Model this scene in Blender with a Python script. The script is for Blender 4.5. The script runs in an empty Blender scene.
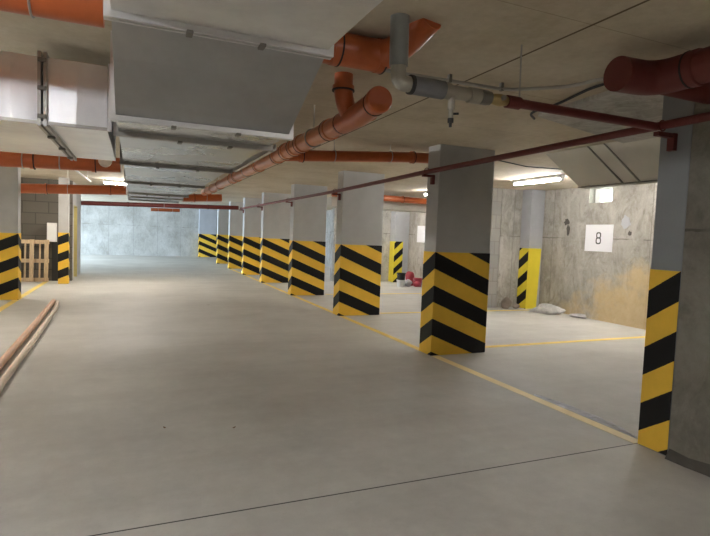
import bpy, bmesh, math, random
from mathutils import Vector, Matrix, Euler
random.seed(7)
S = bpy.context.scene
C = S.collection
PI = math.pi

# ------------------------------------------------------------------ camera
YAW, PITCH, ROLL = .40242, -.060794, .03814
cy, sy, cp, sp = math.cos(YAW), math.sin(YAW), math.cos(PITCH), math.sin(PITCH)
fw = Vector((sy*cp, cy*cp, sp)); rt = Vector((cy, -sy, 0)); up = rt.cross(fw)
cr, sr = math.cos(ROLL), math.sin(ROLL)
r2 = cr*rt + sr*up; u2 = -sr*rt + cr*up
cam_d = bpy.data.cameras.new('camera')
cam = bpy.data.objects.new('camera', cam_d); C.objects.link(cam)
cam_d.sensor_width = 36; cam_d.lens = 520.9/710*36; cam_d.clip_start = .05; cam_d.clip_end = 200
m = Matrix.Identity(4)
for i in range(3):
    m[i][0] = r2[i]; m[i][1] = u2[i]; m[i][2] = -fw[i]
m[2][3] = 1.5
cam.matrix_world = m
S.camera = cam

# ------------------------------------------------------------------ world, exposure, daylight
w = bpy.data.worlds.new('world'); S.world = w; w.use_nodes = True
bgn = w.node_tree.nodes['Background']
bgn.inputs[0].default_value = (.62, .80, 1, 1); bgn.inputs[1].default_value = 1.5
S.view_settings.view_transform = 'Standard'; S.view_settings.look = 'None'
S.view_settings.gamma = 1; S.view_settings.use_curve_mapping = False
S.view_settings.exposure = 2.85
TUBE_R, TUBE_L, TUBE_S = 32.0, 55.0, 58.0           # emission of the fluorescent tubes: bays, aisle, added side lamps
TUBE_N = 25.0; TUBE_B = 2.6; TUBE_C = 27.0  # strengths of added lamps out of view: near, back, rear
dl = bpy.data.lights.new('daylight', 'AREA'); dl.shape = 'RECTANGLE'; dl.size = 7.0; dl.size_y = 2.2
dl.energy = 150; dl.spread = math.radians(110); dl.color = (.62, .80, 1)
dlo = bpy.data.objects.new('daylight', dl); C.objects.link(dlo)
dlo.location = (-8.6, 26.0, 1.5); dlo.rotation_euler = (PI/2-.22, 0, -PI/2)

# ------------------------------------------------------------------ materials
def mat(name, col=(.5, .5, .5), rough=.6, metal=0, spec=None):
    mt = bpy.data.materials.new(name); mt.use_nodes = True
    b = mt.node_tree.nodes['Principled BSDF']
    b.inputs['Base Color'].default_value = (*col, 1); b.inputs['Roughness'].default_value = rough
    b.inputs['Metallic'].default_value = metal
    if spec is not None: b.inputs['Specular IOR Level'].default_value = spec
    return mt
class NT:
    def __init__(s, mt): s.t = mt.node_tree; s.b = s.t.nodes['Principled BSDF']
    def n(s, ty, **k):
        x = s.t.nodes.new(ty)
        for a, v in k.items(): setattr(x, a, v)
        return x
    def l(s, a, b): s.t.links.new(a, b)
    def pos(s, obj=True):
        return s.n('ShaderNodeTexCoord').outputs['Object']
    def mapping(s, scale=(1, 1, 1), loc=(0, 0, 0)):
        mp = s.n('ShaderNodeMapping'); mp.inputs['Scale'].default_value = scale; mp.inputs['Location'].default_value = loc
        s.l(s.pos(), mp.inputs['Vector']); return mp.outputs[0]
    def noise(s, scale, detail=4, rough=.55, vec=None, dist=0):
        x = s.n('ShaderNodeTexNoise'); x.inputs['Scale'].default_value = scale; x.inputs['Detail'].default_value = detail
        x.inputs['Roughness'].default_value = rough; x.inputs['Distortion'].default_value = dist
        s.l(vec if vec is not None else s.pos(), x.inputs['Vector']); return x.outputs['Fac']
    def ramp(s, fac, stops):
        r = s.n('ShaderNodeValToRGB'); e = r.color_ramp.elements
        while len(e) < len(stops): e.new(.5)
        for el, (p, c) in zip(e, stops):
            el.position = p; el.color = (*c, 1) if len(c) == 3 else c
        s.l(fac, r.inputs[0]); return r.outputs[0]
    def val(s, fac, a, b, lo=0.0, hi=1.0):
        x = s.n('ShaderNodeMapRange'); x.inputs[1].default_value = a; x.inputs[2].default_value = b
        x.inputs[3].default_value = lo; x.inputs[4].default_value = hi; s.l(fac, x.inputs[0]); return x.outputs[0]
    def math(s, op, a, b=None):
        x = s.n('ShaderNodeMath', operation=op)
        for i, v in enumerate((a, b)):
            if v is None: continue
            if isinstance(v, (int, float)): x.inputs[i].default_value = v
            else: s.l(v, x.inputs[i])
        return x.outputs[0]
    def mix(s, fac, a, b, mode='MIX'):
        x = s.n('ShaderNodeMix', data_type='RGBA', blend_type=mode)
        for i, v in ((0, fac), (6, a), (7, b)):
            if isinstance(v, (int, float)): x.inputs[i].default_value = v
            elif isinstance(v, tuple): x.inputs[i].default_value = (*v, 1)
            else: s.l(v, x.inputs[i])
        return x.outputs[2]
    def bump(s, h, strength=.3, dist=.02):
        b = s.n('ShaderNodeBump'); b.inputs['Strength'].default_value = strength; b.inputs['Distance'].default_value = dist
        s.l(h, b.inputs['Height']); s.l(b.outputs[0], s.b.inputs['Normal'])
    def col(s, c): s.l(c, s.b.inputs['Base Color'])
    def sep(s, vec=None):
        x = s.n('ShaderNodeSeparateXYZ'); s.l(vec if vec is not None else s.pos(), x.inputs[0]); return x.outputs

def floor_mat():
    mt = mat('polished_concrete', rough=.5); t = NT(mt)
    a = t.noise(.7, 7, .68); b = t.noise(9, 6, .7); st = t.noise(1.2, 4, .6, t.mapping((.35, 2.6, 1)))
    base = t.ramp(a, [(.34, (.45, .435, .41)), (.52, (.575, .56, .53)), (.68, (.67, .655, .62))])
    c = t.mix(.35, base, t.ramp(b, [(.3, (.40, .38, .35)), (.7, (.60, .58, .54))]))
    c = t.mix(t.val(t.noise(60, 3, .7), .60, .72, 0, .35), c, (.33, .31, .28)); c = t.mix(t.val(t.noise(2.6, 6, .75), .55, .68, 0, .22), c, (.68, .66, .62))
    c = t.mix(t.val(st, .45, .75, 0, .35), c, (.40, .375, .34))
    o = t.sep()
    j = t.math('LESS_THAN', t.math('ABSOLUTE', t.math('SUBTRACT', o[1], 2.73)), .0055)
    j2 = t.math('LESS_THAN', t.math('ABSOLUTE', t.math('SUBTRACT', o[1], 18.5)), .01)
    c = t.mix(t.math('MAXIMUM', j, j2), c, (.03, .028, .025))
    t.col(c); t.l(t.val(b, .3, .7, .48, .66), t.b.inputs['Roughness']); t.bump(b, .08, .01)
    return mt
def ceiling_mat():
    mt = mat('cast_concrete_soffit', rough=.85); t = NT(mt)
    a = t.noise(.8, 6, .7); b = t.noise(14, 5, .7); d = t.noise(2.2, 5, .65, t.mapping((1, .5, 1)))
    c = t.ramp(a, [(.3, (.42, .35, .235)), (.5, (.58, .50, .37)), (.7, (.70, .63, .51))])
    c = t.mix(t.val(d, .5, .75, 0, .4), c, (.72, .68, .59))
    c = t.mix(.25, c, t.ramp(b, [(.3, (.38, .33, .25)), (.7, (.70, .64, .53))]))
    o = t.sep()
    def line(ax, v, wd): return t.math('LESS_THAN', t.math('ABSOLUTE', t.math('SUBTRACT', o[ax], v)), wd)
    # formwork sheet joints
    fx = t.math('LESS_THAN', t.math('ABSOLUTE', t.math('SUBTRACT', t.math('MODULO', t.math('ADD', o[0], 20.25), 2.5), 0.02)), .008)
    fy = t.math('LESS_THAN', t.math('ABSOLUTE', t.math('SUBTRACT', t.math('MODULO', t.math('ADD', o[1], 20), 1.25), .95)), .004)
    fx = line(0, 2.29, .009)
    k = t.math('MAXIMUM', fx, t.math('MULTIPLY', fy, .35))
    c = t.mix(k, c, (.13, .09, .05))
    t.col(c); t.bump(b, .15, .01); return mt
def raw_mat(name, tint=(1, 1, 1), stain=False, joints=2.4, dark=1.0, con=1.0):
    mt = mat(name, rough=.85); t = NT(mt)
    a = t.noise(1.1, 6, .65); b = t.noise(18, 6, .75); v = t.noise(3.0, 6, .7, t.mapping((1.5, 1.5, .75)), 1.2); p = t.noise(5, 5, .7)
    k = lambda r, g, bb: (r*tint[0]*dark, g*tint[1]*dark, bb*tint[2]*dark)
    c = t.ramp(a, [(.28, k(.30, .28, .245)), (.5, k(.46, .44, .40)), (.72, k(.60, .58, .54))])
    c = t.mix(t.val(v, .5, .66, 0, .6*con), c, k(.70, .68, .65))
    c = t.mix(t.val(v, .47, .34, 0, .7*con), c, k(.24, .22, .18))
    c = t.mix(t.val(p, .57, .68, 0, .6*con), c, k(.22, .20, .165))
    c = t.mix(.22, c, t.ramp(b, [(.3, k(.28, .26, .23)), (.7, k(.62, .60, .56))]))
    o = t.sep()
    if joints:
        s_ = t.math('ADD', t.math('ADD', o[0], o[1]), 40)
        j = t.math('LESS_THAN', t.math('MODULO', s_, joints), .018)
        c = t.mix(t.math('MULTIPLY', j, .55), c, k(.2, .19, .17))
    hj = t.math('LESS_THAN', t.math('ABSOLUTE', t.math('SUBTRACT', t.math('ADD', o[2], t.math('MULTIPLY', t.noise(7, 4), .05)), 1.66)), .011)
    c = t.mix(t.math('MULTIPLY', hj, t.val(t.noise(2.5, 3), .42, .55, 0, .65)), c, k(.15, .14, .12))
    if stain:   # ochre water stain with an irregular upper edge, low on the wall of bay 8
        e = t.math('ADD', t.math('MULTIPLY', t.noise(1.8, 5, .6), 1.5), -0.1)
        top = t.math('SUBTRACT', e, t.math('MULTIPLY', t.math('MAXIMUM', t.math('SUBTRACT', o[1], 6.9), 0), .40))
        f = t.val(t.math('SUBTRACT', top, t.math('MULTIPLY', o[2], .50)), -.10, .30, 0, .75)
        lim = t.val(o[1], 9.0, 8.4, 0, 1)
        c = t.mix(t.math('MULTIPLY', f, lim), c, t.mix(t.noise(6, 5, .7), (.58, .38, .14), (.74, .60, .36)))
    t.col(c); t.bump(t.math('ADD', b, t.math('MULTIPLY', v, 2)), .5, .02); return mt
def paint_mat(name, col, var=.12, rough=.7):
    mt = mat(name, rough=rough); t = NT(mt)
    a = t.noise(2.0, 5, .6); lo = tuple(x*(1-var) for x in col); hi = tuple(min(1, x*(1+var)) for x in col)
    t.col(t.ramp(a, [(.3, lo), (.7, hi)])); t.bump(t.noise(40, 4, .6), .12, .004); return mt
def stripe_mat(name, kx, ky, ztop=1.34, yel=(.98, .62, .075), blk=(.012, .0115, .012)):
    """hazard stripes: object coordinates, origin at the post's painted corner on the floor"""
    mt = mat(name, rough=.55, spec=.2); t = NT(mt); o = t.sep()
    z = t.math('ADD', o[2], t.math('ADD', t.math('MULTIPLY', o[0], kx), t.math('MULTIPLY', o[1], ky)))
    wob = t.math('MULTIPLY', t.math('SUBTRACT', t.noise(30, 2), .5), .006)
    ph = t.math('MODULO', t.math('ADD', t.math('SUBTRACT', ztop, z), t.math('ADD', wob, 4.28)), .428)
    k = t.math('LESS_THAN', ph, .214)
    n = t.noise(3, 5, .65); sc = t.noise(25, 5, .8)
    y = t.ramp(n, [(.3, tuple(c*.88 for c in yel)), (.7, yel)])
    y = t.mix(t.val(sc, .68, .76, 0, .5), y, tuple(c*.5 for c in yel))
    c = t.mix(k, y, blk); t.col(c); t.bump(t.noise(35, 4), .1, .004); return mt
def galv_mat(name, col, rough, seam=True):
    mt = mat(name, rough=rough, metal=1); t = NT(mt)
    a = t.noise(1.5, 4, .6); vo = t.n('ShaderNodeTexVoronoi'); vo.inputs['Scale'].default_value = 26; t.l(t.pos(), vo.inputs['Vector'])
    sp_ = t.n('ShaderNodeSeparateColor'); t.l(vo.outputs['Color'], sp_.inputs[0])
    c = t.ramp(a, [(.3, tuple(x*.85 for x in col)), (.7, tuple(min(1, x*1.1) for x in col))])
    c = t.mix(t.val(sp_.outputs[0], 0, 1, 0, .12), c, tuple(min(1, x*1.3) for x in col))
    t.col(c); t.l(t.val(a, .3, .7, rough-.06, rough+.08), t.b.inputs['Roughness'])
    t.bump(t.noise(1.3, 2, .4), .35, .05); return mt
def plastic_mat(name, col, rough=.35, var=.15):
    mt = mat(name, rough=rough); t = NT(mt)
    a = t.noise(6, 5, .7); t.col(t.ramp(a, [(.3, tuple(x*(1-var) for x in col)), (.65, col), (.85, tuple(min(1, x*1.25+.02) for x in col))])); return mt
def wood_mat(name, a, b):
    mt = mat(name, rough=.75); t = NT(mt)
    g = t.noise(6, 6, .7, t.mapping((6, 6, .6)), 1); t.col(t.ramp(g, [(.3, a), (.7, b)])); t.bump(g, .3, .004); return mt
def emit_mat(name, col, s):
    mt = mat(name, (.9, .9, .9), .4); b = mt.node_tree.nodes['Principled BSDF']
    b.inputs['Emission Color'].default_value = (*col, 1); b.inputs['Emission Strength'].default_value = s; return mt

M = dict(
    floor=floor_mat(), ceil=ceiling_mat(), raw=raw_mat('raw_concrete'), rawr=raw_mat('raw_concrete_stained', (1.0, .975, .95), True, 2.4, .86),
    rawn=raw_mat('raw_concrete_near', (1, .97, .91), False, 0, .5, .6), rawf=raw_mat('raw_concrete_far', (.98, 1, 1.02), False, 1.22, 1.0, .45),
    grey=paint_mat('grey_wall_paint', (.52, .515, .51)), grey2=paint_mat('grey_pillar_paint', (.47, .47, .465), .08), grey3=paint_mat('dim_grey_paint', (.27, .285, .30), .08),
    greyl=paint_mat('light_grey_paint', (.46, .47, .50), .08), greyd=paint_mat('dark_plaster', (.075, .068, .058), .4),
    sC=stripe_mat('hazard_stripes_right_row', .42, .6), sN=stripe_mat('hazard_stripes_wall_end', .42, .68),
    sL=stripe_mat('hazard_stripes_left_row', -.45, .5, 1.30), sD=stripe_mat('hazard_stripes_bay_post', -.9, .75, 1.32, (.90, .74, .06)),
    yel=paint_mat('yellow_post_paint', (.88, .73, .05), .06, .5), line=paint_mat('yellow_floor_paint', (.88, .66, .17), .15, .6),
    line2=paint_mat('pale_floor_paint', (.92, .76, .42), .12, .5),
    duct=galv_mat('galvanised_sheet', (.50, .51, .52), .28), ductb=galv_mat('bright_galvanised_sheet', (.88, .90, .96), .40), ductn=galv_mat('lit_galvanised_sheet', (.82, .82, .81), .55),
    flange=mat('flange_steel', (.46, .45, .43), .4, .7), rail=mat('bright_steel', (.75, .75, .75), .35, .7), clip=mat('clamp_steel', (.24, .23, .21), .5, .7),
    beige=paint_mat('beige_duct_cladding', (.60, .57, .50), .06, .6),
    orange=plastic_mat('orange_sewer_pipe', (.52, .12, .03), .34), orangeb=plastic_mat('pale_orange_pipe', (.72, .27, .12), .3), rubber=mat('dark_rubber', (.03, .02, .018), .7),
    capw=plastic_mat('pale_cap', (.80, .66, .55), .4), red=plastic_mat('dark_red_pipe_paint', (.15, .022, .018), .5), redb=plastic_mat('maroon_pipe_paint', (.15, .024, .018), .55),
    redv=mat('bright_red', (.42, .05, .07), .5), pvc=plastic_mat('grey_pipe', (.27, .28, .27), .5), insul=plastic_mat('grey_insulation', (.20, .20, .21), .8),
    pvcl=plastic_mat('light_grey_fitting', (.36, .33, .27), .5), brass=mat('brass', (.50, .38, .18), .35, .8), blackm=mat('black_rubber', (.02, .02, .02), .6),
    white=mat('white_enamel', (.80, .80, .78), .4), sign=mat('white_sign_board', (.86, .85, .88), .45), ink=mat('black_ink', (.03, .03, .03), .5),
    wood=wood_mat('pallet_wood', (.36, .26, .16), (.66, .50, .32)), pole=plastic_mat('brown_tube', (.80, .52, .36), .6, .2), pole2=plastic_mat('tan_tube', (.88, .74, .60), .6, .2),
    tubeR=emit_mat('lit_tube_bays', (1, .98, .95), TUBE_R), tubeL=emit_mat('lit_tube_aisle', (1, .96, .88), TUBE_L), tubeS=emit_mat('added_tube_side', (1, .96, .88), TUBE_S), tubeC=emit_mat('added_tube_rear', (1, .97, .92), TUBE_C), tubeB=emit_mat('added_tube_back', (.98, .98, 1), TUBE_B), tubeN=emit_mat('added_tube_near', (.95, .97, 1), TUBE_N),  # side, rear, back and near tubes serve only the added lamps
    pane=emit_mat('daylit_pane', (.85, 1, .93), 1.6), sack=plastic_mat('white_plastic_sack', (.62, .60, .60), .45, .5), film=mat('clear_film', (.85, .86, .92), .15),
    jamb=paint_mat('olive_door_frame', (.50, .42, .16), .1), rock=paint_mat('rubble', (.30, .25, .21), .4), leaf=mat('dry_leaf', (.16, .09, .04), .8), block=None)
bm_ = mat('block_masonry', rough=.85); t = NT(bm_); br = t.n('ShaderNodeTexBrick')
for k_, v_ in (('Scale', 1), ('Mortar Size', .012), ('Brick Width', .6), ('Row Height', .3)): br.inputs[k_].default_value = v_
br.inputs['Color1'].default_value = (.37, .355, .335, 1); br.inputs['Color2'].default_value = (.41, .39, .365, 1); br.inputs['Mortar'].default_value = (.33, .315, .295, 1)
o_ = t.sep(); cb = t.n('ShaderNodeCombineXYZ'); t.l(o_[0], cb.inputs[0]); t.l(o_[2], cb.inputs[1]); t.l(cb.outputs[0], br.inputs['Vector']); t.col(br.outputs['Color']); M['block'] = bm_
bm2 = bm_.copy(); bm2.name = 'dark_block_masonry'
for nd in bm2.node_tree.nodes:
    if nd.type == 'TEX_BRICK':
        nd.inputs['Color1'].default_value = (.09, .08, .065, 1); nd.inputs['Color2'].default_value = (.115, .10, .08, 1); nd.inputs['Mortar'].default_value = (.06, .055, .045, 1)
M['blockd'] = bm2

# ------------------------------------------------------------------ mesh helpers
def obj(name, bm, m, parent=None, smooth=False, loc=None):
    me = bpy.data.meshes.new(name); bm.normal_update(); bm.to_mesh(me); bm.free()
    if isinstance(m, (list, tuple)):
        for x in m: me.materials.append(M[x])
    else: me.materials.append(M[m])
    if smooth:
        for p in me.polygons: p.use_smooth = True
        me.set_sharp_from_angle(angle=math.radians(40))
    o = bpy.data.objects.new(name, me); C.objects.link(o)
    if parent: o.parent = parent
    if loc: o.location = loc
    return o
def tag(o, label, cat, group=None):
    o['label'] = label; o['category'] = cat
    if group: o['group'] = group
    return o
def thing(name, label, cat, loc=(0, 0, 0), rz=0, group=None):
    o = bpy.data.objects.new(name, None); C.objects.link(o); o.location = loc; o.rotation_euler = (0, 0, rz); o.empty_display_size = .1
    return tag(o, label, cat, group)
def box(bm, x0, x1, y0, y1, z0, z1, bev=0, mi=0):
    r = bmesh.ops.create_cube(bm, size=1)['verts']
    for v in r: v.co = Vector(((x0+x1)/2+v.co.x*(x1-x0), (y0+y1)/2+v.co.y*(y1-y0), (z0+z1)/2+v.co.z*(z1-z0)))
    fs = {f for v in r for f in v.link_faces}
    for f in fs: f.material_index = mi
    if bev:
        es = list({e for v in r for e in v.link_edges})
        bmesh.ops.bevel(bm, geom=es, offset=bev, segments=2, affect='EDGES', profile=.5)
    return bm
def B(*a, **k): return box(bmesh.new(), *a, **k)
def prism(bm, pts, axis, a, b):
    """polygon pts (2-D) extruded along axis from a to b"""
    def P(p, h):
        return {'x': (h, p[0], p[1]), 'y': (p[0], h, p[1]), 'z': (p[0], p[1], h)}[axis]
    v0 = [bm.verts.new(P(p, a)) for p in pts]; v1 = [bm.verts.new(P(p, b)) for p in pts]
    bm.faces.new(v0); bm.faces.new(v1[::-1]); n = len(pts)
    for i in range(n): bm.faces.new((v0[i], v1[i], v1[(i+1) % n], v0[(i+1) % n]))
    bmesh.ops.recalc_face_normals(bm, faces=bm.faces); return bm
def hexa(bm, lo, hi):
    """lo/hi: four corners each"""
    a = [bm.verts.new(p) for p in lo]; b = [bm.verts.new(p) for p in hi]
    bm.faces.new(a); bm.faces.new(b[::-1])
    for i in range(4): bm.faces.new((a[i], b[i], b[(i+1) % 4], a[(i+1) % 4]))
    bmesh.ops.recalc_face_normals(bm, faces=bm.faces); return bm
def tube(bm, pts, r, seg=16, caps=True, rounds=None):
    """sweep a circle along points; r number or list"""
    pts = [Vector(p) for p in pts]; n = len(pts); rs = r if isinstance(r, (list, tuple)) else [r]*n
    tang = []
    for i in range(n):
        d = (pts[min(i+1, n-1)]-pts[max(i-1, 0)])
        tang.append(d.normalized())
    ref = Vector((0, 0, 1)) if abs(tang[0].z) < .9 else Vector((1, 0, 0))
    nrm = (ref - tang[0]*ref.dot(tang[0])).normalized(); rings = []
    for i in range(n):
        nrm = (nrm - tang[i]*nrm.dot(tang[i])).normalized(); bi = tang[i].cross(nrm)
        rings.append([bm.verts.new(pts[i] + (nrm*math.cos(2*PI*k/seg)+bi*math.sin(2*PI*k/seg))*rs[i]) for k in range(seg)])
    for i in range(n-1):
        for k in range(seg):
            bm.faces.new((rings[i][k], rings[i+1][k], rings[i+1][(k+1) % seg], rings[i][(k+1) % seg]))
    if caps: bm.faces.new(rings[0]); bm.faces.new(rings[-1][::-1])
    bmesh.ops.recalc_face_normals(bm, faces=bm.faces); return bm
def T(*a, **k): return tube(bmesh.new(), *a, **k)
def bend(pts, rad=.1, n=6):
    """round the corners of a polyline"""
    pts = [Vector(p) for p in pts]; out = [pts[0]]
    for i in range(1, len(pts)-1):
        a, b, c = pts[i-1], pts[i], pts[i+1]
        d0 = min(rad, (a-b).length*.49); d1 = min(rad, (c-b).length*.49)
        p = b+(a-b).normalized()*d0; q = b+(c-b).normalized()*d1
        for k in range(n+1):
            t = k/n; out.append(p*(1-t)**2+b*2*t*(1-t)+q*t*t)
    out.append(pts[-1]); return out
def ringbm(p, d, r, wd, seg=20):
    p = Vector(p); d = Vector(d).normalized(); return T([p-d*wd/2, p+d*wd/2], r, seg)
def struct(name, bm, m, parent=None, smooth=False):
    o = obj(name, bm, m, parent, smooth)
    if not parent: o['kind'] = 'structure'
    return o

# ------------------------------------------------------------------ the room
XL, XR, YB, YF, H = -8.0, 8.6, -6.0, 30.8, 2.7
struct('floor', B(XL-4, XR+.3, YB-.3, YF+.3, -.2, 0), 'floor')
struct('ceiling', B(XL-.3, XR+.3, YB-.3, YF+.3, H, H+.25), 'ceil')
struct('wall_far', B(XL-.3, XR+.3, YF, YF+.3, 0, H), 'rawf')
struct('wall_back', B(XL, XR, YB-.3, YB, 0, H), 'raw')
# right wall with the small window of bay 8
bm = bmesh.new(); wy0, wy1, wz0, wz1 = 7.50, 8.06, 2.36, 2.66
box(bm, XR, XR+.3, YB, wy0, 0, H); box(bm, XR, XR+.3, wy1, YF, 0, H); box(bm, XR, XR+.3, wy0, wy1, 0, wz0); box(bm, XR, XR+.3, wy0, wy1, wz1, H)
struct('wall_right', bm, 'rawr')
wn = struct('window_1', B(XR+.20, XR+.215, wy0, wy1, wz0, wz1), 'pane')
bm = bmesh.new()
box(bm, XR+.16, XR+.2, wy0, wy0+.04, wz0, wz1); box(bm, XR+.16, XR+.2, wy1-.13, wy1, wz0, wz1); box(bm, XR+.16, XR+.2, wy0+.04, wy1-.13, wz0, wz0+.035); box(bm, XR+.16, XR+.2, wy0+.04, wy1-.13, wz1-.035, wz1)
obj('window_frame', bm, 'white', wn)
# left wall, open to daylight beside the far end
bm = bmesh.new(); box(bm, XL-.3, XL, YB, 22.0, 0, H); box(bm, XL-.3, XL, 29.6, YF, 0, H); box(bm, XL-.3, XL, 22.0, 29.6, 2.5, H)
struct('wall_left', bm, 'raw')
# stair core left of the aisle
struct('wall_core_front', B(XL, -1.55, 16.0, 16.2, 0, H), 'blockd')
bm = bmesh.new(); box(bm, -1.75, -1.55, 16.2, 16.45, 0, H); box(bm, -1.75, -1.55, 17.35, 18.3, 0, H); box(bm, -1.75, -1.55, 16.45, 17.35, 2.05, H)
struct('wall_core_side', bm, 'grey')
struct('wall_core_rear', B(XL, -1.55, 18.3, 18.5, 0, H), 'grey')
dr = struct('door_1', B(-1.70, -1.66, 16.45, 17.35, 0, 2.05), 'grey')
bm = bmesh.new(); box(bm, -1.66, -1.545, 17.31, 17.36, 0, 2.06); box(bm, -1.66, -1.545, 16.44, 16.47, 0, 2.06); box(bm, -1.66, -1.545, 16.47, 17.31, 2.03, 2.06)
obj('door_frame', bm, 'jamb', dr)
# raw concrete wall to the right of the camera, running up to the striped wall end
struct('wall_near_right', B(3.55, 3.80, YB, 2.47, 0, H), 'rawn')
bm = bmesh.new(); n = 60; rnd = random.Random(3)
prof = [(rnd.uniform(.018, .034), rnd.uniform(.055, .085)) for _ in range(n+1)]
ys = [YB + (2.46-YB)*i/n for i in range(n+1)]
rows = []
for y, (dx, dz) in zip(ys, prof): rows.append([bm.verts.new(c) for c in ((3.549, y, 0), (3.549-dx*1.6, y, 0), (3.549-dx*.7, y, dz*.6), (3.549, y, dz))])
for i in range(n):
    for k in range(3): bm.faces.new((rows[i][k], rows[i+1][k], rows[i+1][k+1], rows[i][k+1]))
bm.faces.new(rows[0]); bm.faces.new(rows[-1][::-1]); bmesh.ops.recalc_face_normals(bm, faces=bm.faces)
struct('baseboard_near_right', bm, 'greyd')
# fin walls standing out from the right wall between the bays
struct('wall_shaft_front', B(6.75, 7.63, 9.62, 10.9, 0, H), 'block')
struct('wall_fin_front', B(7.64, XR, 9.61, 9.85, 0, H), 'raw')
struct('wall_fin_rear', B(6.0, XR, 15.96, 16.2, 0, H), 'raw')
# smooth patch on the soffit over the corner of bay 8
bm = bmesh.new(); prism(bm, [(3.42, 3.86), (3.36, 3.0), (4.1, 2.6), (8.55, 2.6), (8.55, 5.25), (5.95, 4.58)], 'z', 2.665, 2.70)
struct('ceiling_patch', bm, 'raw')

# ------------------------------------------------------------------ pillars
def pillar(x, y, wd, dp, smat, label, group, side=1, body='grey2', top=1.34):
    """side 1: painted corner at near left; -1: at near right"""
    t = thing('concrete_pillar', label, 'pillar', (x, y, 0), 0, group)
    x0, x1 = (0, wd) if side == 1 else (-wd, 0)
    obj('shaft', B(x0+.002, x1-.002, .002, dp-.002, 0, H, bev=.006), body, t)
    bm = bmesh.new(); e = .0015
    for a in ((x0-e, x1+e, -e, 0), (x0-e, x1+e, dp, dp+e), (x0-e, x0, 0, dp), (x1, x1+e, 0, dp)): box(bm, *a, .004, top)
    obj('striped_band', bm, smat, t)
    return t
gR = None
CY = [5.70, 9.00, 12.2, 15.4, 18.3, 21.3, 24.5, 27.7]
nm = ['nearest full grey pillar of the right row with black and yellow chevron stripes, stands alone in the middle of the floor',
      'second grey pillar of the right row with chevron stripes, one behind the widest pillar',
      'third grey striped pillar of the right row, narrower gap to its left neighbour',
      'fourth grey striped pillar of the right row, halfway down the aisle',
      'fifth grey striped pillar of the right row, where the dark red cross pipe ends',
      'sixth grey striped pillar of the right row, with a bright daylit left edge',
      'seventh grey striped pillar of the right row, its left edge a bright white line near the far wall',
      'eighth grey striped pillar of the right row, the last before the far wall']
for y, l in list(zip(CY, nm))[:7]:
    pillar(3.53, y, .845, .29, 'sC', l, 'striped pillars of the right row')
pillar(3.36, 30.42, .95, .36, 'sC', 'farthest striped pillar, bluish grey, standing against the far concrete wall', 'striped pillars of the right row', body='greyl', top=1.30)
pillar(-2.08, 11.93, .9, .27, 'sL', 'grey pillar with stripes rising to the right, cut by the left edge of the photo', 'striped pillars of the left row', -1, body='grey', top=1.31)
pillar(-1.54, 15.1, .23, .22, 'sL', 'slim grey striped pillar beside the wooden pallet at the stair core', 'striped pillars of the left row', -1, body='grey', top=1.31)
# the striped end of the near right wall
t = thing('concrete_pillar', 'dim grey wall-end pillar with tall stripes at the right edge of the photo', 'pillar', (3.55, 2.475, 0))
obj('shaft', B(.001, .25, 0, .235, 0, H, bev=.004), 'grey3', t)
bm = bmesh.new(); box(bm, -.002, 0, 0, .237, .008, 1.34); box(bm, -.002, .252, .235, .238, .035, 1.34)
obj('striped_band', bm, 'sN', t)
# posts on the right wall of the bays
t = thing('bay_post', 'grey post with bright yellow foot and black slanted stripes beside the white sack', 'post', (8.2, 9.3, 0))
obj('shaft', B(0, .38, 0, .30, 0, H, bev=.004), 'greyl', t)
obj('striped_panel', B(-.004, 0, 0, .30, .004, 1.38), 'sD', t)
bm = bmesh.new(); hexa(bm, [(-.004, -.004, .004), (.30, -.004, .004), (.30, 0, .004), (-.004, 0, .004)], [(-.004, -.004, 1.38), (.36, -.004, 1.38), (.36, 0, 1.38), (-.004, 0, 1.38)])
obj('yellow_panel', bm, 'yel', t)
t = thing('bay_post', 'distant grey post with yellow foot behind the red and black buckets', 'post', (8.05, 15.6, 0))
obj('shaft', B(0, .53, 0, .35, 0, H, bev=.004), 'greyl', t)
obj('yellow_panel', B(-.004, 0, 0, .35, .004, 1.38), 'yel', t)
obj('striped_panel', B(-.004, .32, -.004, 0, .004, 1.38), 'sD', t)

# ------------------------------------------------------------------ floor markings
def line(pts, wd, m, label, z=.003):
    (x0, y0), (x1, y1) = pts; d = Vector((x1-x0, y1-y0, 0)).normalized(); n_ = Vector((-d.y, d.x, 0))*wd/2
    a, b = Vector((x0, y0, 0)), Vector((x1, y1, 0))
    bm = bmesh.new(); lo = [a-n_, b-n_, b+n_, a+n_]; hexa(bm, [p.copy() for p in lo], [p+Vector((0, 0, z)) for p in lo])
    tag(obj('floor_marking', bm, m), label, 'floor line', 'yellow painted lines on the concrete floor')
line([(3.585, 2.735), (3.585, 5.69)], .105, 'line2', 'pale yellow floor line from the wall-end pillar to the widest pillar')
nl = ['yellow floor line between the widest pillar and the second pillar', 'yellow floor line between the second and third pillars of the right row',
      'yellow floor line between the third and fourth pillars of the right row', 'yellow floor line between the fourth and fifth pillars of the right row',
      'yellow floor line between the fifth and sixth pillars of the right row']
for i, l in enumerate(nl): line([(3.585, CY[i]+.30), (3.585, CY[i+1]-.01)], .10, 'line', l)
line([(4.49, 6.00), (8.58, 6.06)], .11, 'line', 'yellow line across the bay floor from the widest pillar to the right wall')
line([(4.49, 9.20), (8.15, 9.14)], .11, 'line', 'yellow cross line on the bay floor behind the second pillar')
line([(4.49, 12.4), (8.58, 12.4)], .11, 'line', 'yellow cross line on the bay floor behind the third pillar')
line([(-2.12, 5.0), (-2.12, 15.9)], .11, 'line', 'yellow line along the left edge of the aisle running past the pallet')

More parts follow.
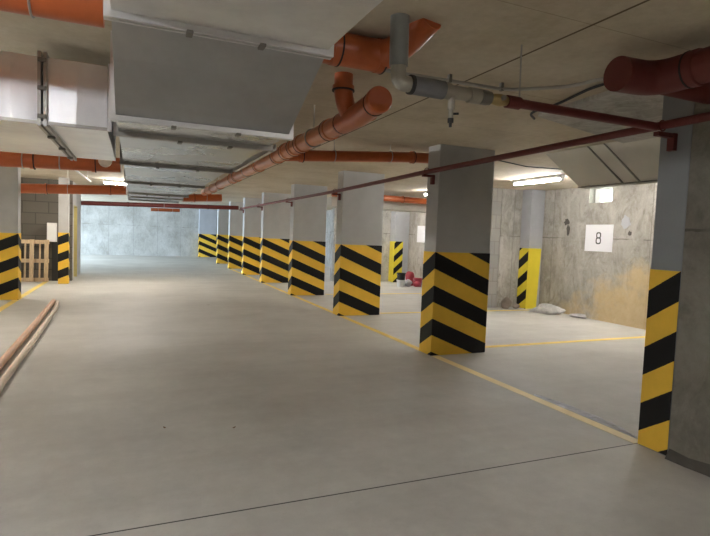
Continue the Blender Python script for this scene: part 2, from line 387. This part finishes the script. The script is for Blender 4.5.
# ------------------------------------------------------------------ main ventilation duct
def frame(bm, x0, x1, y, z0, z1, wd=.032, dp=.03):
    """rectangular flange ring around the duct at y"""
    for dy in (-dp*.62, dp*.62):
        a, b = y+dy-dp*.36, y+dy+dp*.36
        box(bm, x0-wd, x1+wd, a, b, z0-wd, z0); box(bm, x0-wd, x1+wd, a, b, z1, z1+wd)
        box(bm, x0-wd, x0, a, b, z0, z1); box(bm, x1, x1+wd, a, b, z0, z1)
    return bm
D0, D1 = -.11, .955; ZT = 2.62; ZB = 2.17; ZN = 2.50
dt = thing('ventilation_duct', 'long galvanised rectangular duct hung under the ceiling, sloping down then running along the aisle', 'duct', (0, 0, 0))
def creased(x0, x1, y0, y1, z0, z1, step=.30, h=.006):
    """box section whose bottom carries shallow stiffening creases"""
    bm = bmesh.new(); n = max(1, round((y1-y0)/step)); prof = [(y1, z1), (y0, z1), (y0, z0)]
    for i in range(n):
        a = y0+(y1-y0)*i/n; b = y0+(y1-y0)*(i+1)/n; m_ = (a+b)/2
        prof.append((m_, z0-(h if i % 2 == 0 else -h*.2)))
        prof.append((b, z0))
    return prism(bm, prof, 'x', x0, x1)
obj('duct_section', creased(D0, D1, -1.5, 2.74, ZN, 2.66, .55), 'ductn', dt)  # lighter sheet copy: brightness of the lit near underside put into its colour
bm = bmesh.new()
npz = 4; pts = [(2.74, 2.66), (2.74, ZN)]
for i in range(1, npz+1):
    f = i/npz; pts += [(2.74+(3.48-2.74)*(f-.5/npz), ZN+(ZB-ZN)*(f-.5/npz)-.004), (2.74+(3.48-2.74)*f, ZN+(ZB-ZN)*f)]
pts += [(3.48, ZT)]
prism(bm, pts, 'x', D0, D1); obj('sloped_transition', bm, 'duct', dt)
FY = [3.50, 4.06, 5.88, 8.30, 10.9, 12.1, 13.4]
for i in range(6): obj('duct_section', creased(D0, D1, FY[i]+.005, FY[i+1]-.005, ZB, ZT, .46), 'duct', dt)
def clips(fl, xs, y, z):
    for x in xs:
        bm = B(x-.016, x+.016, y-.036, y+.036, z-.044, z-.028, bev=.004)
        obj('clamp', bm, 'clip', fl)
fl = obj('flange', frame(bmesh.new(), D0, D1, 2.755, ZN, 2.65), 'rail', dt); clips(fl, (.24, .60), 2.755, ZN)
for i, y in enumerate(FY):
    fl = obj('flange', frame(bmesh.new(), D0, D1, y, ZB, ZT), 'rail' if i < 1 else 'flange', dt)
    if i < 5: clips(fl, (.22, .62) if i != 1 else (.30, .66), y, ZB)
bm = bmesh.new(); box(bm, D1+.035, D1+.075, 4.1, 5.86, ZB-.015, ZB-.01); box(bm, D1+.035, D1+.042, 4.1, 5.86, ZB-.015, ZB+.035); box(bm, D1+.068, D1+.075, 4.1, 5.86, ZB-.015, ZB+.035)
box(bm, D1, D1+.036, 4.15, 4.2, ZB+.03, ZB+.035);  box(bm, D1, D1+.036, 5.7, 5.75, ZB+.03, ZB+.035)
obj('support_rail', bm, 'rail', dt)
for y in (4.6, 7.0, 9.6, 11.6):
    for x in (D0-.045, D1+.05):
        if x < 0 and y < 5.9: continue
        obj('hanger_rod', T([(x, y, ZB-.0), (x, y, H)], .005, 8), 'rail', dt)

# cross duct / plenum to the left
pl = thing('plenum_duct', 'bright silver cross duct left of the long duct, its front face shining', 'duct', (0, 0, 0))
def cross_section(x0, x1):
    bm = bmesh.new(); n = max(2, round((x1-x0)/.16)); pts = []
    for i in range(n+1):
        x = x0+(x1-x0)*i/n; pts.append((x, 4.0 - (.012 if i % 2 else 0)))
    return prism(bm, pts+[(x1, 5.88), (x0, 5.88)], 'z', ZB, 2.585)
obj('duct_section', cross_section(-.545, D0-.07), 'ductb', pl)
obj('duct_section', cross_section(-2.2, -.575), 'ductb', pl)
def yframe(x, wd=.03):
    bm = bmesh.new()
    for dx in (-.017, .017):
        a, b = x+dx-.01, x+dx+.01
        box(bm, a, b, 4.0-wd, 4.0-.001, ZB-wd, 2.585+wd); box(bm, a, b, 5.88, 5.88+wd, ZB-wd, 2.585+wd); box(bm, a, b, 4.0, 5.88, ZB-wd, ZB-.001); box(bm, a, b, 4.0, 5.88, 2.586, 2.585+wd)
    return bm
fl = obj('flange', yframe(-.56), 'flange', pl)
for z in (2.20, 2.38, 2.56): obj('clamp', B(-.585, -.535, 3.955, 3.972, z-.014, z+.014, bev=.005), 'clip', fl)
for y in (4.4, 5.0, 5.6): obj('clamp', B(-.585, -.535, y-.02, y+.02, ZB-.048, ZB-.03, bev=.005), 'clip', fl)
bm = bmesh.new(); box(bm, D0-.066, D0-.04, 3.975, 4.0, ZB-.02, 2.60); obj('end_strip', bm, 'rail', pl)
bm = bmesh.new(); box(bm, -2.2, D0-.06, 3.985, 3.998, ZB-.018, ZB+.004); obj('edge_strip', bm, 'flange', pl)

# ------------------------------------------------------------------ beige duct over the parking bays
t = thing('ventilation_duct', 'beige duct end with slanted face hanging over the parking bay before the wall sign', 'duct', (0, 0, 0))
prof = lambda k: [(5.02+k, 2.70), (5.67+k, 2.30), (5.675+k, 2.30), (5.675+k, 2.70)]
for a, b in ((4.80, 5.50), (4.56, 4.785), (2.75, 4.545)):
    bm = prism(bmesh.new(), [(5.04, 2.69), (5.67, 2.30), (5.80, 2.30), (5.80, 2.69)], 'y', a, b); obj('duct_section', bm, 'beige', t)
for y in (4.792, 4.552):
    bm = prism(bmesh.new(), [(5.025, 2.69), (5.66, 2.288), (5.80, 2.288), (5.80, 2.69)], 'y', y-.009, y+.009); obj('flange', bm, 'clip', t)
obj('bottom_lip', B(5.655, 5.82, 2.75, 5.51, 2.284, 2.299), 'clip', t)
t = thing('box_duct', 'pale box duct crossing the bays, seen between the second and widest pillars', 'duct')
obj('duct_body', B(4.7, 8.55, 12.75, 13.5, 2.26, 2.50, bev=.01), 'beige', t)
for x in (5.5, 6.9, 8.2): obj('hanger_rod', T([(x, 13.1, 2.49), (x, 13.1, H)], .006, 8), 'rail', t)

# ------------------------------------------------------------------ orange sewer pipes
def collars(root, pts, r, wd=.035, m='orange', grow=.012):
    for p, d in pts:
        c = obj('socket', ringbm(p, d, r+grow, wd), m, root, True)
        p = Vector(p); d = Vector(d).normalized()
        obj('seal_ring', ringbm(p+d*(wd/2+.004), d, r+grow+.003, .01), 'rubber', c, True)
def hangers(root, pts, r, axis):
    for p in pts:
        bm = bmesh.new(); x, y, z = p
        n = 20; c = [Vector((x, y, z)) + ((Vector((math.cos(a), 0, math.sin(a))) if axis == 'y' else Vector((0, math.cos(a), math.sin(a))))*(r+.006)) for a in [2*PI*k/n for k in range(n+1)]]
        tube(bm, c, .006, 6); tube(bm, [(x, y, z+r), (x, y, H)], .005, 6); obj('pipe_clamp', bm, 'flange', root, True)
lp = thing('sewer_pipe', 'long pale orange pipe running along the aisle under the ceiling, with round end cap', 'pipe', (0, 0, 0))
R1 = .078
obj('pipe_run', T([(1.53, 3.45, 2.40), (1.52, 12.9, 2.40)], R1, 24), 'orangeb', lp, True)
for ys_ in (4.25, 5.05, 5.30, 5.62, 6.0, 7.0, 8.6, 9.0, 10.4, 11.4, 12.2): collars(lp, [((1.53, ys_, 2.40), (0, 1, 0))], R1, .06, 'orangeb')
c = obj('wye_body', T([(1.53, 3.95, 2.40), (1.53, 3.62, 2.40), (1.50, 3.36, 2.40), (1.475, 3.18, 2.40)], [R1+.006, R1+.008, R1+.004, R1], 24), 'orange', lp, True)
obj('end_cap', T([(1.475, 3.19, 2.40), (1.472, 3.15, 2.40), (1.471, 3.14, 2.40)], [R1+.010, R1+.010, R1+.004], 28), 'orange', lp, True)
obj('riser', T(bend([(1.425, 3.70, 2.70), (1.425, 3.70, 2.54), (1.52, 3.80, 2.43)], .10, 8), .07, 20), 'orange', lp, True)
collars(lp, [((1.425, 3.70, 2.60), (0, 0, -1)), ((1.53, 3.98, 2.40), (0, -1, 0)), ((1.49, 3.28, 2.40), (-.12, -1, 0))], .066, .03, 'orange', .016)
hangers(lp, [(1.53, 4.7, 2.40), (1.53, 7.8, 2.40)], R1, 'y')
bp = thing('sewer_pipe', 'orange branch pipe crossing from the long aisle pipe to the widest pillar', 'pipe', (0, 0, 0))
obj('pipe_run', T([(1.625, 6.16, 2.432), (3.4, 6.16, 2.575), (4.3, 6.16, 2.60)], .068, 20), 'orange', bp, True)
collars(bp, [((1.85, 6.16, 2.45), (1, 0, .08)), ((3.38, 6.16, 2.573), (1, 0, .08))], .068)
hangers(bp, [(2.28, 6.16, 2.485), (3.06, 6.16, 2.548)], .068, 'x')
big = thing('sewer_pipe', 'thick dark orange pipe from the ceiling bend to the sloping duct edge, foreground', 'pipe', (0, 0, 0))
obj('pipe_run', T([(.975, 2.95, 2.60), (1.36, 2.95, 2.60)], .095, 24), 'orange', big, True)
obj('elbow', T([(1.30, 2.95, 2.60), (1.37, 2.93, 2.60), (1.42, 2.86, 2.615), (1.46, 2.74, 2.65), (1.50, 2.58, 2.72)], [.088, .088, .084, .078, .072], 24), 'orange', big, True)
collars(big, [((1.07, 2.95, 2.60), (1, 0, 0)), ((1.36, 2.95, 2.60), (1, 0, 0))], .088, .04, 'orange')
bl = thing('sewer_pipe', 'thick dark orange pipe crossing the top left corner above the silver duct', 'pipe', (0, 0, 0))
obj('pipe_run', T([(-2.4, 2.98, 2.58), (-.15, 2.95, 2.585)], .095, 24), 'orange', bl, True)
collars(bl, [((-.75, 2.95, 2.585), (1, 0, 0))], .095); hangers(bl, [(-.46, 2.955, 2.585)], .095, 'x')
p1 = thing('sewer_pipe', 'bright orange cross pipe with pale round cap, just behind the silver duct', 'pipe', (0, 0, 0))
obj('pipe_run', T([(-2.9, 6.45, 2.115), (-.15, 6.45, 2.19)], .08, 20), 'orange', p1, True)
obj('end_cap', T([(-.30, 6.40, 2.215), (-.30, 6.345, 2.225)], .07, 20), 'capw', p1, True)
collars(p1, [((-.42, 6.45, 2.183), (1, 0, .03)), ((-1.0, 6.45, 2.167), (1, 0, .03))], .08); hangers(p1, [(-1.08, 6.45, 2.165), (-.74, 6.45, 2.175)], .08, 'x')
p2 = thing('sewer_pipe', 'farther orange cross pipe left of the duct, below the white hot lamp glare', 'pipe', (0, 0, 0))
obj('pipe_run', T([(-3.2, 12.6, 2.17), (-.16, 12.6, 2.315)], .10, 20), 'orange', p2, True)
collars(p2, [((-1.7, 12.6, 2.245), (1, 0, .05)), ((-.5, 12.6, 2.30), (1, 0, .05))], .10); hangers(p2, [(-1.3, 12.6, 2.262)], .10, 'x')
p3 = thing('sewer_pipe', 'short far orange pipe at the end of the long aisle pipe, right of the duct', 'pipe', (0, 0, 0))
obj('pipe_run', T([(1.04, 13.05, 2.25), (1.95, 13.05, 2.31)], .09, 20), 'orange', p3, True)
hangers(p3, [(1.6, 13.05, 2.287)], .09, 'x'); collars(p3, [((1.3, 13.05, 2.267), (1, 0, .06))], .09)
p4 = thing('sewer_pipe', 'orange cross pipe above the parking bays, seen between two striped pillars', 'pipe', (0, 0, 0))
obj('pipe_run', T([(4.6, 12.45, 2.56), (8.5, 12.45, 2.50)], .08, 20), 'orange', p4, True)
hangers(p4, [(6.0, 12.45, 2.534), (7.4, 12.45, 2.518)], .08, 'x'); collars(p4, [((6.6, 12.45, 2.53), (1, 0, 0))], .08)
wr = thing('conduit_rod', 'thin white conduit slanting between the two orange cross pipes at left', 'conduit')
obj('conduit_run', T([(-.88, 6.75, 2.33), (-.86, 12.4, 2.44)], .018, 10), 'white', wr, True)
for y in (7.4, 11.8): obj('hanger_rod', T([(-.87, y, 2.35+(y-7)*.02), (-.87, y, H)], .005, 8), 'rail', wr)

# ------------------------------------------------------------------ red sprinkler pipe along the pillars
rp = thing('fire_pipe', 'thin dark red pipe running along the right pillar row', 'pipe', (0, 0, 0))
obj('pipe_run', T([(3.42, -2.0, 2.36), (3.42, 2.6, 2.362), (3.42, 5.8, 2.352), (3.42, 9.1, 2.315), (3.42, 18.4, 2.31)], .03, 14), 'red', rp, True)
def bracket(y, x1=3.53, z=2.345, par=rp):
    bm = bmesh.new(); box(bm, 3.36, x1, y-.02, y+.02, z-.062, z-.032); box(bm, x1-.04, x1-.001, y-.025, y+.025, z-.15, z-.03)
    tube(bm, [Vector((3.42, y, z+.015))+Vector((math.cos(a), 0, math.sin(a)))*.036 for a in [2*PI*k/16 for k in range(17)]], .005, 6)
    obj('bracket', bm, 'red', par)
bracket(2.60, 3.55)
for i, y in enumerate(CY[:5]): bracket(y+.12, z=2.35 if i == 0 else 2.31)
rc = thing('fire_pipe', 'dark red pipe crossing the far aisle in front of the far wall', 'pipe', (0, 0, 0))
obj('pipe_run', T([(-1.54, 18.45, 2.215), (3.34, 18.45, 2.335)], .07, 16), 'red', rc, True)
collars(rc, [((-.2, 18.45, 2.248), (1, 0, .02)), ((2.3, 18.45, 2.308), (1, 0, .02))], .07, .05, 'red', .008); hangers(rc, [(.9, 18.45, 2.275)], .07, 'x')
rk = thing('fire_pipe', 'bright brick red pipe hanging low across the far aisle', 'pipe', (0, 0, 0))
obj('pipe_run', T([(.55, 20.5, 2.19), (1.55, 20.5, 2.21)], .06, 14), 'orange', rk, True); hangers(rk, [(.8, 20.5, 2.195), (1.3, 20.5, 2.205)], .06, 'x')

# feed: grey riser, insulated pipe, drain tee, brass valve and red pipe
fp = thing('water_pipe', 'grey riser turning into an insulated pipe with brass valve and red end', 'pipe', (0, 0, 0))
def P(x): return (x, 2.61, 2.352 - .004*(x-1.33))
obj('riser', T([(1.315, 2.60, 2.70), (1.325, 2.61, 2.44)], .052, 24), 'pvc', fp, True)
obj('elbow', T(bend([(1.325, 2.61, 2.46), (1.325, 2.61, 2.352), P(1.41)], .07, 8), .043, 20), 'pvcl', fp, True)
obj('insulation', T([P(1.40), P(1.615)], .051, 24), 'insul', fp, True)
obj('seal_ring', ringbm(P(1.405), (1, 0, 0), .053, .02), 'blackm', fp, True)
obj('tee', T([P(1.615), P(1.63), P(1.67), P(1.86)], [.044, .044, .038, .038], 20), 'pvcl', fp, True)
bm = ringbm(P(1.64), (1, 0, 0), .046, .03); obj('socket', bm, 'pvcl', fp, True); obj('socket', T([P(1.79), P(1.865)], .044, 20), 'pvcl', fp, True)
x, y, z = P(1.675)
dv = obj('drain_valve', T([(x, y, z-.03), (x, y, z-.10), (x, y, z-.101), (x, y, z-.155)], [.021, .021, .014, .014], 14), 'pvcl', fp, True)
obj('nozzle', T([(x, y, z-.15), (x, y, z-.175), (x, y, z-.176), (x, y, z-.20)], [.017, .017, .009, .008], 12), 'blackm', dv, True)
obj('valve_lever', T([(x, y, z-.125), (x+.045, y-.01, z-.12)], .007, 8), 'blackm', dv, True)
bm = ringbm(P(1.895), (1, 0, 0), .043, .05); tube(bm, [P(1.922), P(1.94)], .040, 16); obj('coupling', bm, 'clip', fp, True)
bm = T([P(1.94), P(1.98), P(2.01), P(2.04), P(2.07)], [.026, .034, .038, .034, .026], 12); obj('brass_valve', bm, 'brass', fp, True)
x2, y2, z2 = P(2.01); obj('valve_handle', T([(x2, y2, z2), (x2, y2-.05, z2+.005)], .015, 10), 'pvcl', fp, True)
obj('red_socket', T([P(2.065), P(2.16)], .038, 18), 'redb', fp, True)
obj('red_run', T([P(2.15), (3.375, 2.62, 2.352)], .029, 14), 'red', fp, True)
obj('hanger_rod', T([(2.16, 2.61, 2.38), (2.155, 2.61, 2.70)], .005, 8), 'flange', fp, True)

# big maroon pipe at the right
bpz = thing('drain_pipe', 'thick maroon pipe with elbow at the upper right corner', 'pipe', (0, 0, 0))
obj('pipe_run', T([(2.91, -2.0, 2.52), (2.91, 2.02, 2.52)], .095, 24), 'redb', bpz, True)
obj('elbow', T(bend([(2.91, 2.0, 2.52), (2.91, 2.29, 2.52), (2.60, 2.29, 2.51)], .24, 10), .1, 24), 'redb', bpz, True)
collars(bpz, [((2.91, 2.03, 2.52), (0, 1, 0))], .095, .05, 'redb', .008)
br_ = thing('drain_pipe', 'dark maroon cross pipe entering the wall end at the upper right', 'pipe', (0, 0, 0))
obj('pipe_run', T([(3.10, 2.36, 2.56), (3.62, 2.36, 2.56)], .085, 20), 'redb', br_, True)

# conduit and cables on the ceiling
cd = thing('ceiling_conduit', 'thin grey conduit crossing the ceiling above the grey pipe', 'conduit', (0, 0, 0))
obj('conduit_run', T(bend([(1.0, 3.34, 2.655), (1.70, 3.33, 2.655), (2.60, 3.29, 2.655), (2.95, 3.0, 2.66), (2.98, 2.72, 2.66), (3.3, 2.70, 2.66)], .12, 5), .013, 10), 'flange', cd, True)
for x, y in ((1.35, 3.335), (2.1, 3.31), (2.55, 3.29)): obj('saddle_clip', B(x-.012, x+.012, y-.016, y+.016, 2.64, 2.70, bev=.003), 'clip', cd)
tag(obj('black_cable', T(bend([(3.52, 4.02, 2.69), (3.33, 3.88, 2.69), (3.30, 3.5, 2.685), (3.17, 3.0, 2.69), (3.2, 2.75, 2.69)], .12, 6), .011, 8), 'blackm', None, True), 'black cable on the ceiling curving past the maroon elbow', 'cable')
tag(obj('black_cable', T(bend([(1.95, 4.0, 2.69), (2.02, 4.25, 2.675), (1.98, 4.7, 2.69), (2.05, 5.2, 2.68), (1.9, 5.8, 2.69)], .15, 6), .008, 8), 'blackm', None, True), 'thin dark cable along the ceiling joint right of the orange pipe', 'cable')
tag(obj('black_cable', T([(4.6, 4.6+1.6, 2.688), (5.6, 6.5, 2.68), (6.6, 6.35, 2.685), (7.2, 6.6, 2.69)], .009, 8), 'blackm', None, True), 'thin dark cable on the bay ceiling before the lit tube', 'cable')

# ------------------------------------------------------------------ lamps
def lamp(x, y, rz, mt, label, group):
    t = thing('tube_lamp', label, 'lamp', (x, y, 0), rz, group)
    bm = B(-.05, .05, -.64, .64, 2.645, 2.70, bev=.008); obj('housing', bm, 'white', t)
    for s in (-.61, .61): obj('tube_holder', B(-.03, .03, s-.015, s+.015, 2.60, 2.65, bev=.004), 'white', t)
    obj('tube', T([(0, -.595, 2.618), (0, .595, 2.618)], .016, 8), mt, t, True); return t
lamp(6.8, 7.6, 0, 'tubeR', 'lit fluorescent tube above the bay with the numbered sign', None)
lw = lamp(8.545, 5.87, 0, 'tubeR', 'lit tube lamp fixed to the right wall, glowing at the wall-end pillar edge', None); lw.location.z = -.042
lamp(6.8, 11.0, 0, 'tubeR', 'lit tube lamp seen just left of the widest pillar', None)
lamp(6.8, 14.4, 0, 'tubeR', 'lit tube lamp over the far bay with the buckets', None)
lamp(6.6, 19.5, 0, 'tubeR', 'added unseen tube lamp over the bays behind the fifth pillar', None)  # added lamp, hidden by the pillars, to brighten the far end
lamp(-.12, 14.9, PI/2, 'tubeL', 'glaring lit tube beside the far orange cross pipe at left', None)
lamp(-2.75, 8.2, 0, 'tubeS', 'added unseen tube lamp over the left bays before the leftmost striped pillar, at the far left', None)  # added out of view to light the left pillar and mid aisle
lamp(-2.3, 4.9, 0, 'tubeS', 'added unseen tube lamp over the left side beyond the end of the silver cross duct', None)  # added beyond the frame edge to brighten the aisle floor
lamp(-1.3, 1.3, 0, 'tubeN', 'added unseen tube lamp above the aisle left of the camera, in front of the silver cross duct', None)  # added overhead, out of view, to light silver duct and near floor
lamp(2.5, -1.2, 0, 'tubeC', 'added unseen tube lamp above the aisle behind the camera, right of the long duct', None)  # added behind the camera to light the pillar fronts
lamp(-1.3, -2.6, 0, 'tubeB', 'added unseen tube lamp above the aisle behind the camera, left of the long duct', None)  # weak fill lamp added behind the camera
lamp(-3.4, 13.6, 0, 'tubeS', 'added unseen tube lamp over the left bay before the dark block wall', None)  # another added lamp out of view, lighting the left side

# ------------------------------------------------------------------ wall signs and marks
sg = thing('bay_sign', 'white square sign with the number 8 on the stained concrete wall', 'sign', (XR-.002, 7.75, 1.65))
obj('board', B(-.012, 0, -.335, .335, -.27, .27, bev=.002), 'sign', sg)
# figure 8: two outlined loops
bm = bmesh.new()
def loop(cz, ry, rz, wd=.0085, dy=0):
    n = 28; inn, out = [], []
    for k in range(n):
        a = 2*PI*k/n
        ca, sa = math.cos(a), math.sin(a); e = .72
        sx = math.copysign(abs(ca)**e, ca); sz = math.copysign(abs(sa)**e, sa)
        inn.append((dy+(ry-wd)*sx, cz+(rz-wd)*sz)); out.append((dy+(ry+wd)*sx, cz+(rz+wd)*sz))
    for k in range(n):
        j = (k+1) % n; vs = [bm.verts.new((-.0135, p[0], p[1])) for p in (inn[k], out[k], out[j], inn[j])]
        bm.faces.new(vs); vb = [bm.verts.new((-.012, p[0], p[1])) for p in (inn[k], out[k], out[j], inn[j])]
loop(.054, .048, .052, .012); loop(-.054, .053, .058, .012)
bmesh.ops.delete(bm, geom=[v for v in bm.verts if not v.link_faces], context='VERTS')
r = bmesh.ops.extrude_face_region(bm, geom=list(bm.faces)); 
for v in [g for g in r['geom'] if isinstance(g, bmesh.types.BMVert)]: v.co.x = -.0121
bmesh.ops.recalc_face_normals(bm, faces=bm.faces)
obj('digit', bm, 'ink', sg)
sg2 = tag(obj('bay_sign', B(XR-.014, XR-.002, 14.38, 15.05, 1.38, 1.92, bev=.002), 'sign'), 'white sign on the far bay wall, half hidden by the widest pillar', 'sign')
def blotch(y, z, ry, rz, seed, m, label):
    rn = random.Random(seed); bm = bmesh.new(); n = 14
    o_ = [(y+ry*math.cos(2*PI*k/n)*rn.uniform(.6, 1.2), z+rz*math.sin(2*PI*k/n)*rn.uniform(.6, 1.2)) for k in range(n)]
    prism(bm, o_, 'x', XR-.008, XR+.001); tag(obj('wall_hole', bm, m), label, 'hole')
blotch(8.57, 1.80, .05, .13, 1, 'greyd', 'dark broken hole in the concrete wall left of the numbered sign')
blotch(8.62, 1.98, .07, .08, 2, 'greyd', 'small ragged hole above another, left of the numbered sign')
blotch(7.05, 1.75, .04, .05, 3, 'greyd', 'small dark hole in the concrete wall right of the numbered sign')
blotch(7.15, 1.97, .12, .13, 4, 'greyl', 'pale grey filler patch on the wall right of the numbered sign')

# ------------------------------------------------------------------ things on the floor
def lumpy(cx, cy_, cz, rx, ry, rz, seed, amp=.2, sub=3, rot=0, flat=.02):
    bm = bmesh.new(); bmesh.ops.create_icosphere(bm, subdivisions=sub, radius=1)
    rn = random.Random(seed); w_ = [(Vector((rn.uniform(-1, 1), rn.uniform(-1, 1), rn.uniform(-1, 1)))*rn.uniform(1.5, 5), rn.uniform(0, 6)) for _ in range(9)]
    mt = Matrix.Rotation(rot, 3, 'Z')
    for v in bm.verts:
        d = 1+amp*sum(math.sin(k.dot(v.co)+p) for k, p in w_)/4
        c = Vector((v.co.x*rx*d, v.co.y*ry*d, v.co.z*rz*d)); c = mt @ c
        v.co = Vector((cx, cy_, cz))+c
        v.co.z = max(v.co.z, flat*.1)
    return bm
tag(obj('plastic_sack', lumpy(8.2, 8.60,   .08, .34, .15, .10, 5, .38, 4, -.98), 'sack', None, True), 'crumpled white plastic sack lying by the yellow post foot', 'sack')
tag(obj('plastic_sack', lumpy(8.45, 8.0, .035, .16, .08, .05, 9, .35, 4, -1.1), 'sack', None, True), 'thin end of torn plastic wrap beside the white sack', 'sack')
tag(obj('rubble_lump', lumpy(7.76, 9.42, .11, .11, .09, .14, 12, .25, 3), 'rock', None), 'brown lump of rubble at the foot of the raw concrete fin', 'rubble')
tag(obj('rubble_lump', lumpy(8.03, 9.42, .05, .08, .07, .06, 13, .25, 3), 'rock', None), 'low grey rubble piece beside the brown lump', 'rubble')
# buckets and bags by the far bay
def bucket(x, y, z, r, h, m, label, hm='flange'):
    t = thing('bucket', label, 'bucket', (x, y, z)); n = 24
    bm = bmesh.new(); pr = [(r*.82, 0), (r, h), (r*1.06, h), (r*1.06, h-.015), (r*1.0, h-.02)]
    prof_ = [(0, 0), (r*.80, 0), (r*.97, h*.96), (r*1.05, h*.96), (r*1.05, h), (r*.94, h), (r*.76, .02), (0, .02)]
    rings = [[bm.verts.new((a*math.cos(2*PI*k/n), a*math.sin(2*PI*k/n), b)) for k in range(n)] if a else [bm.verts.new((0, 0, b))] for a, b in prof_]
    for i in range(len(rings)-1):
        A_, B_ = rings[i], rings[i+1]
        for k in range(n):
            j = (k+1) % n
            if len(A_) == 1: bm.faces.new((A_[0], B_[k], B_[j]))
            elif len(B_) == 1: bm.faces.new((A_[k], A_[j], B_[0]))
            else: bm.faces.new((A_[k], A_[j], B_[j], B_[k]))
    bmesh.ops.recalc_face_normals(bm, faces=bm.faces); obj('body', bm, m, t, True)
    obj('handle', T([(r*1.05*math.cos(a), -r*.15-.02*math.sin(a), h*.93-.10*r/.13*math.sin(a)) for a in [PI*k/10 for k in range(11)]], .004, 6), hm, t, True)
    return t
bucket(7.55, 14.1, 0, .14, .22, 'white', 'white bucket under the black one before the far yellow post')
bucket(7.55, 14.1, .222, .14, .21, 'blackm', 'black bucket stacked on the white bucket before the far yellow post')
bucket(8.22, 14.25, 0, .15, .26, 'redv', 'red bucket at the left edge of the widest pillar')
tag(obj('paint_bag', lumpy(7.86, 14.2, .10, .13, .12, .12, 21, .3, 3), 'sack', None, True), 'crumpled white bag between the stacked and the red buckets', 'bag')
tag(obj('paint_bag', lumpy(8.04, 14.0, .08, .11, .10, .09, 23, .3, 3), 'redv', None, True), 'small red bag lying in front of the red bucket', 'bag')
tag(obj('paint_bag', lumpy(8.12, 14.55, .19, .15, .12, .22, 25, .3, 3), 'redv', None, True), 'tall red bag behind the red bucket', 'bag')

# pallet leaning on the block wall
pt = thing('wooden_pallet', 'weathered wooden pallet standing on end against the dark block wall', 'pallet', (-2.43, 15.62, .0))
pt.rotation_euler = (math.radians(-7), 0, 0)
for x in (-.33, 0, .33): obj('bottom_board', B(x-.048, x+.048, -.085, -.063, .01, 1.10, bev=.003), 'wood', pt)
for z in (.06, .555, 1.05):
    for x in (-.33, 0, .33): obj('block', B(x-.05, x+.05, -.062, .012, z-.05, z+.05, bev=.003), 'wood', pt)
    obj('stringer_board', B(-.38, .38, .013, .033, z-.05, z+.05, bev=.003), 'wood', pt)
for x in (-.33, -.165, 0, .165, .33): obj('deck_board', B(x-.02, x+.02, .034, .054, .01, 1.10, bev=.003), 'wood', pt)
eb = thing('electrical_cabinet', 'white wall cabinet between the pallet and the slim striped pillar', 'cabinet', (-2.0, 15.99, 1.05))
obj('body', B(-.12, .10, -.14, 0, 0, .5, bev=.008), 'white', eb); obj('door', B(-.105, .085, -.152, -.141, .015, .485, bev=.004), 'white', eb)
tag(obj('doorway_dark_sheet', B(-2.02, -1.80, 15.955, 15.99, .0, 1.04), 'blackm'), 'black sheet standing for the dark doorway below the white cabinet', 'panel')  # flat black sheet put in for the darkness of a doorway

# long tubes lying along the aisle
tag(obj('floor_tube', T([(-1.18, 3.6, .04), (-1.26, 6.2, .04), (-1.33, 9.0, .04), (-1.41, 11.4, .04)], .04, 16), 'pole', None, True), 'brown tube lying on the floor, left one of the pair at the left edge', 'tube')
tag(obj('floor_tube', T([(-.98, 3.6, .034), (-1.10, 5.5, .034), (-1.17, 8.0, .034), (-1.25, 10.4, .034), (-1.34, 11.3, .034)], .034, 16), 'pole2', None, True), 'pale tan tube lying on the floor, right one of the pair', 'tube')
# crumpled clear film stuck along the floor line
bm = bmesh.new(); rn = random.Random(4); n = 34; rows = []
for i in range(n+1):
    f = i/n; y = 3.95-1.15*f; wd = .10*math.sin(PI*min(1, f*1.05))**.5+.02
    rows.append([bm.verts.new((3.645+wd*k/3+rn.uniform(-.008, .008), y+rn.uniform(-.01, .01), .0045+rn.uniform(0, .007)*(1 if k in (1, 2) else .15))) for k in range(4)])
for i in range(n):
    for k in range(3): bm.faces.new((rows[i][k], rows[i][k+1], rows[i+1][k+1], rows[i+1][k]))
r = bmesh.ops.solidify(bm, geom=list(bm.faces), thickness=.0012)
tag(obj('plastic_film', bm, 'film'), 'crumpled shiny clear film along the pale floor line near the wall-end pillar', 'film')
def leaf(x, y, s, rz, label):
    bm = bmesh.new(); pts = [(-1, 0), (-.4, .35), (.3, .3), (1, 0), (.3, -.3), (-.4, -.28)]
    vs = [bm.verts.new((x+s*(a*math.cos(rz)-b*math.sin(rz)), y+s*(a*math.sin(rz)+b*math.cos(rz)), .002+(.006 if abs(a) == 1 else 0))) for a, b in pts]
    f = bm.faces.new(vs); bmesh.ops.solidify(bm, geom=[f], thickness=.001)
    tag(obj('dry_leaf', bm, 'leaf'), label, 'leaf')
leaf(.72, 3.94, .024, .8, 'small dark leaf scrap on the open aisle floor, right one of the nearer two')
leaf(.23, 4.09, .024, 2.0, 'faint thin leaf scrap on the aisle floor, left one of the nearer two')
leaf(1.39, 10.78, .05, .2, 'dark leaf scrap on the floor far down the aisle')
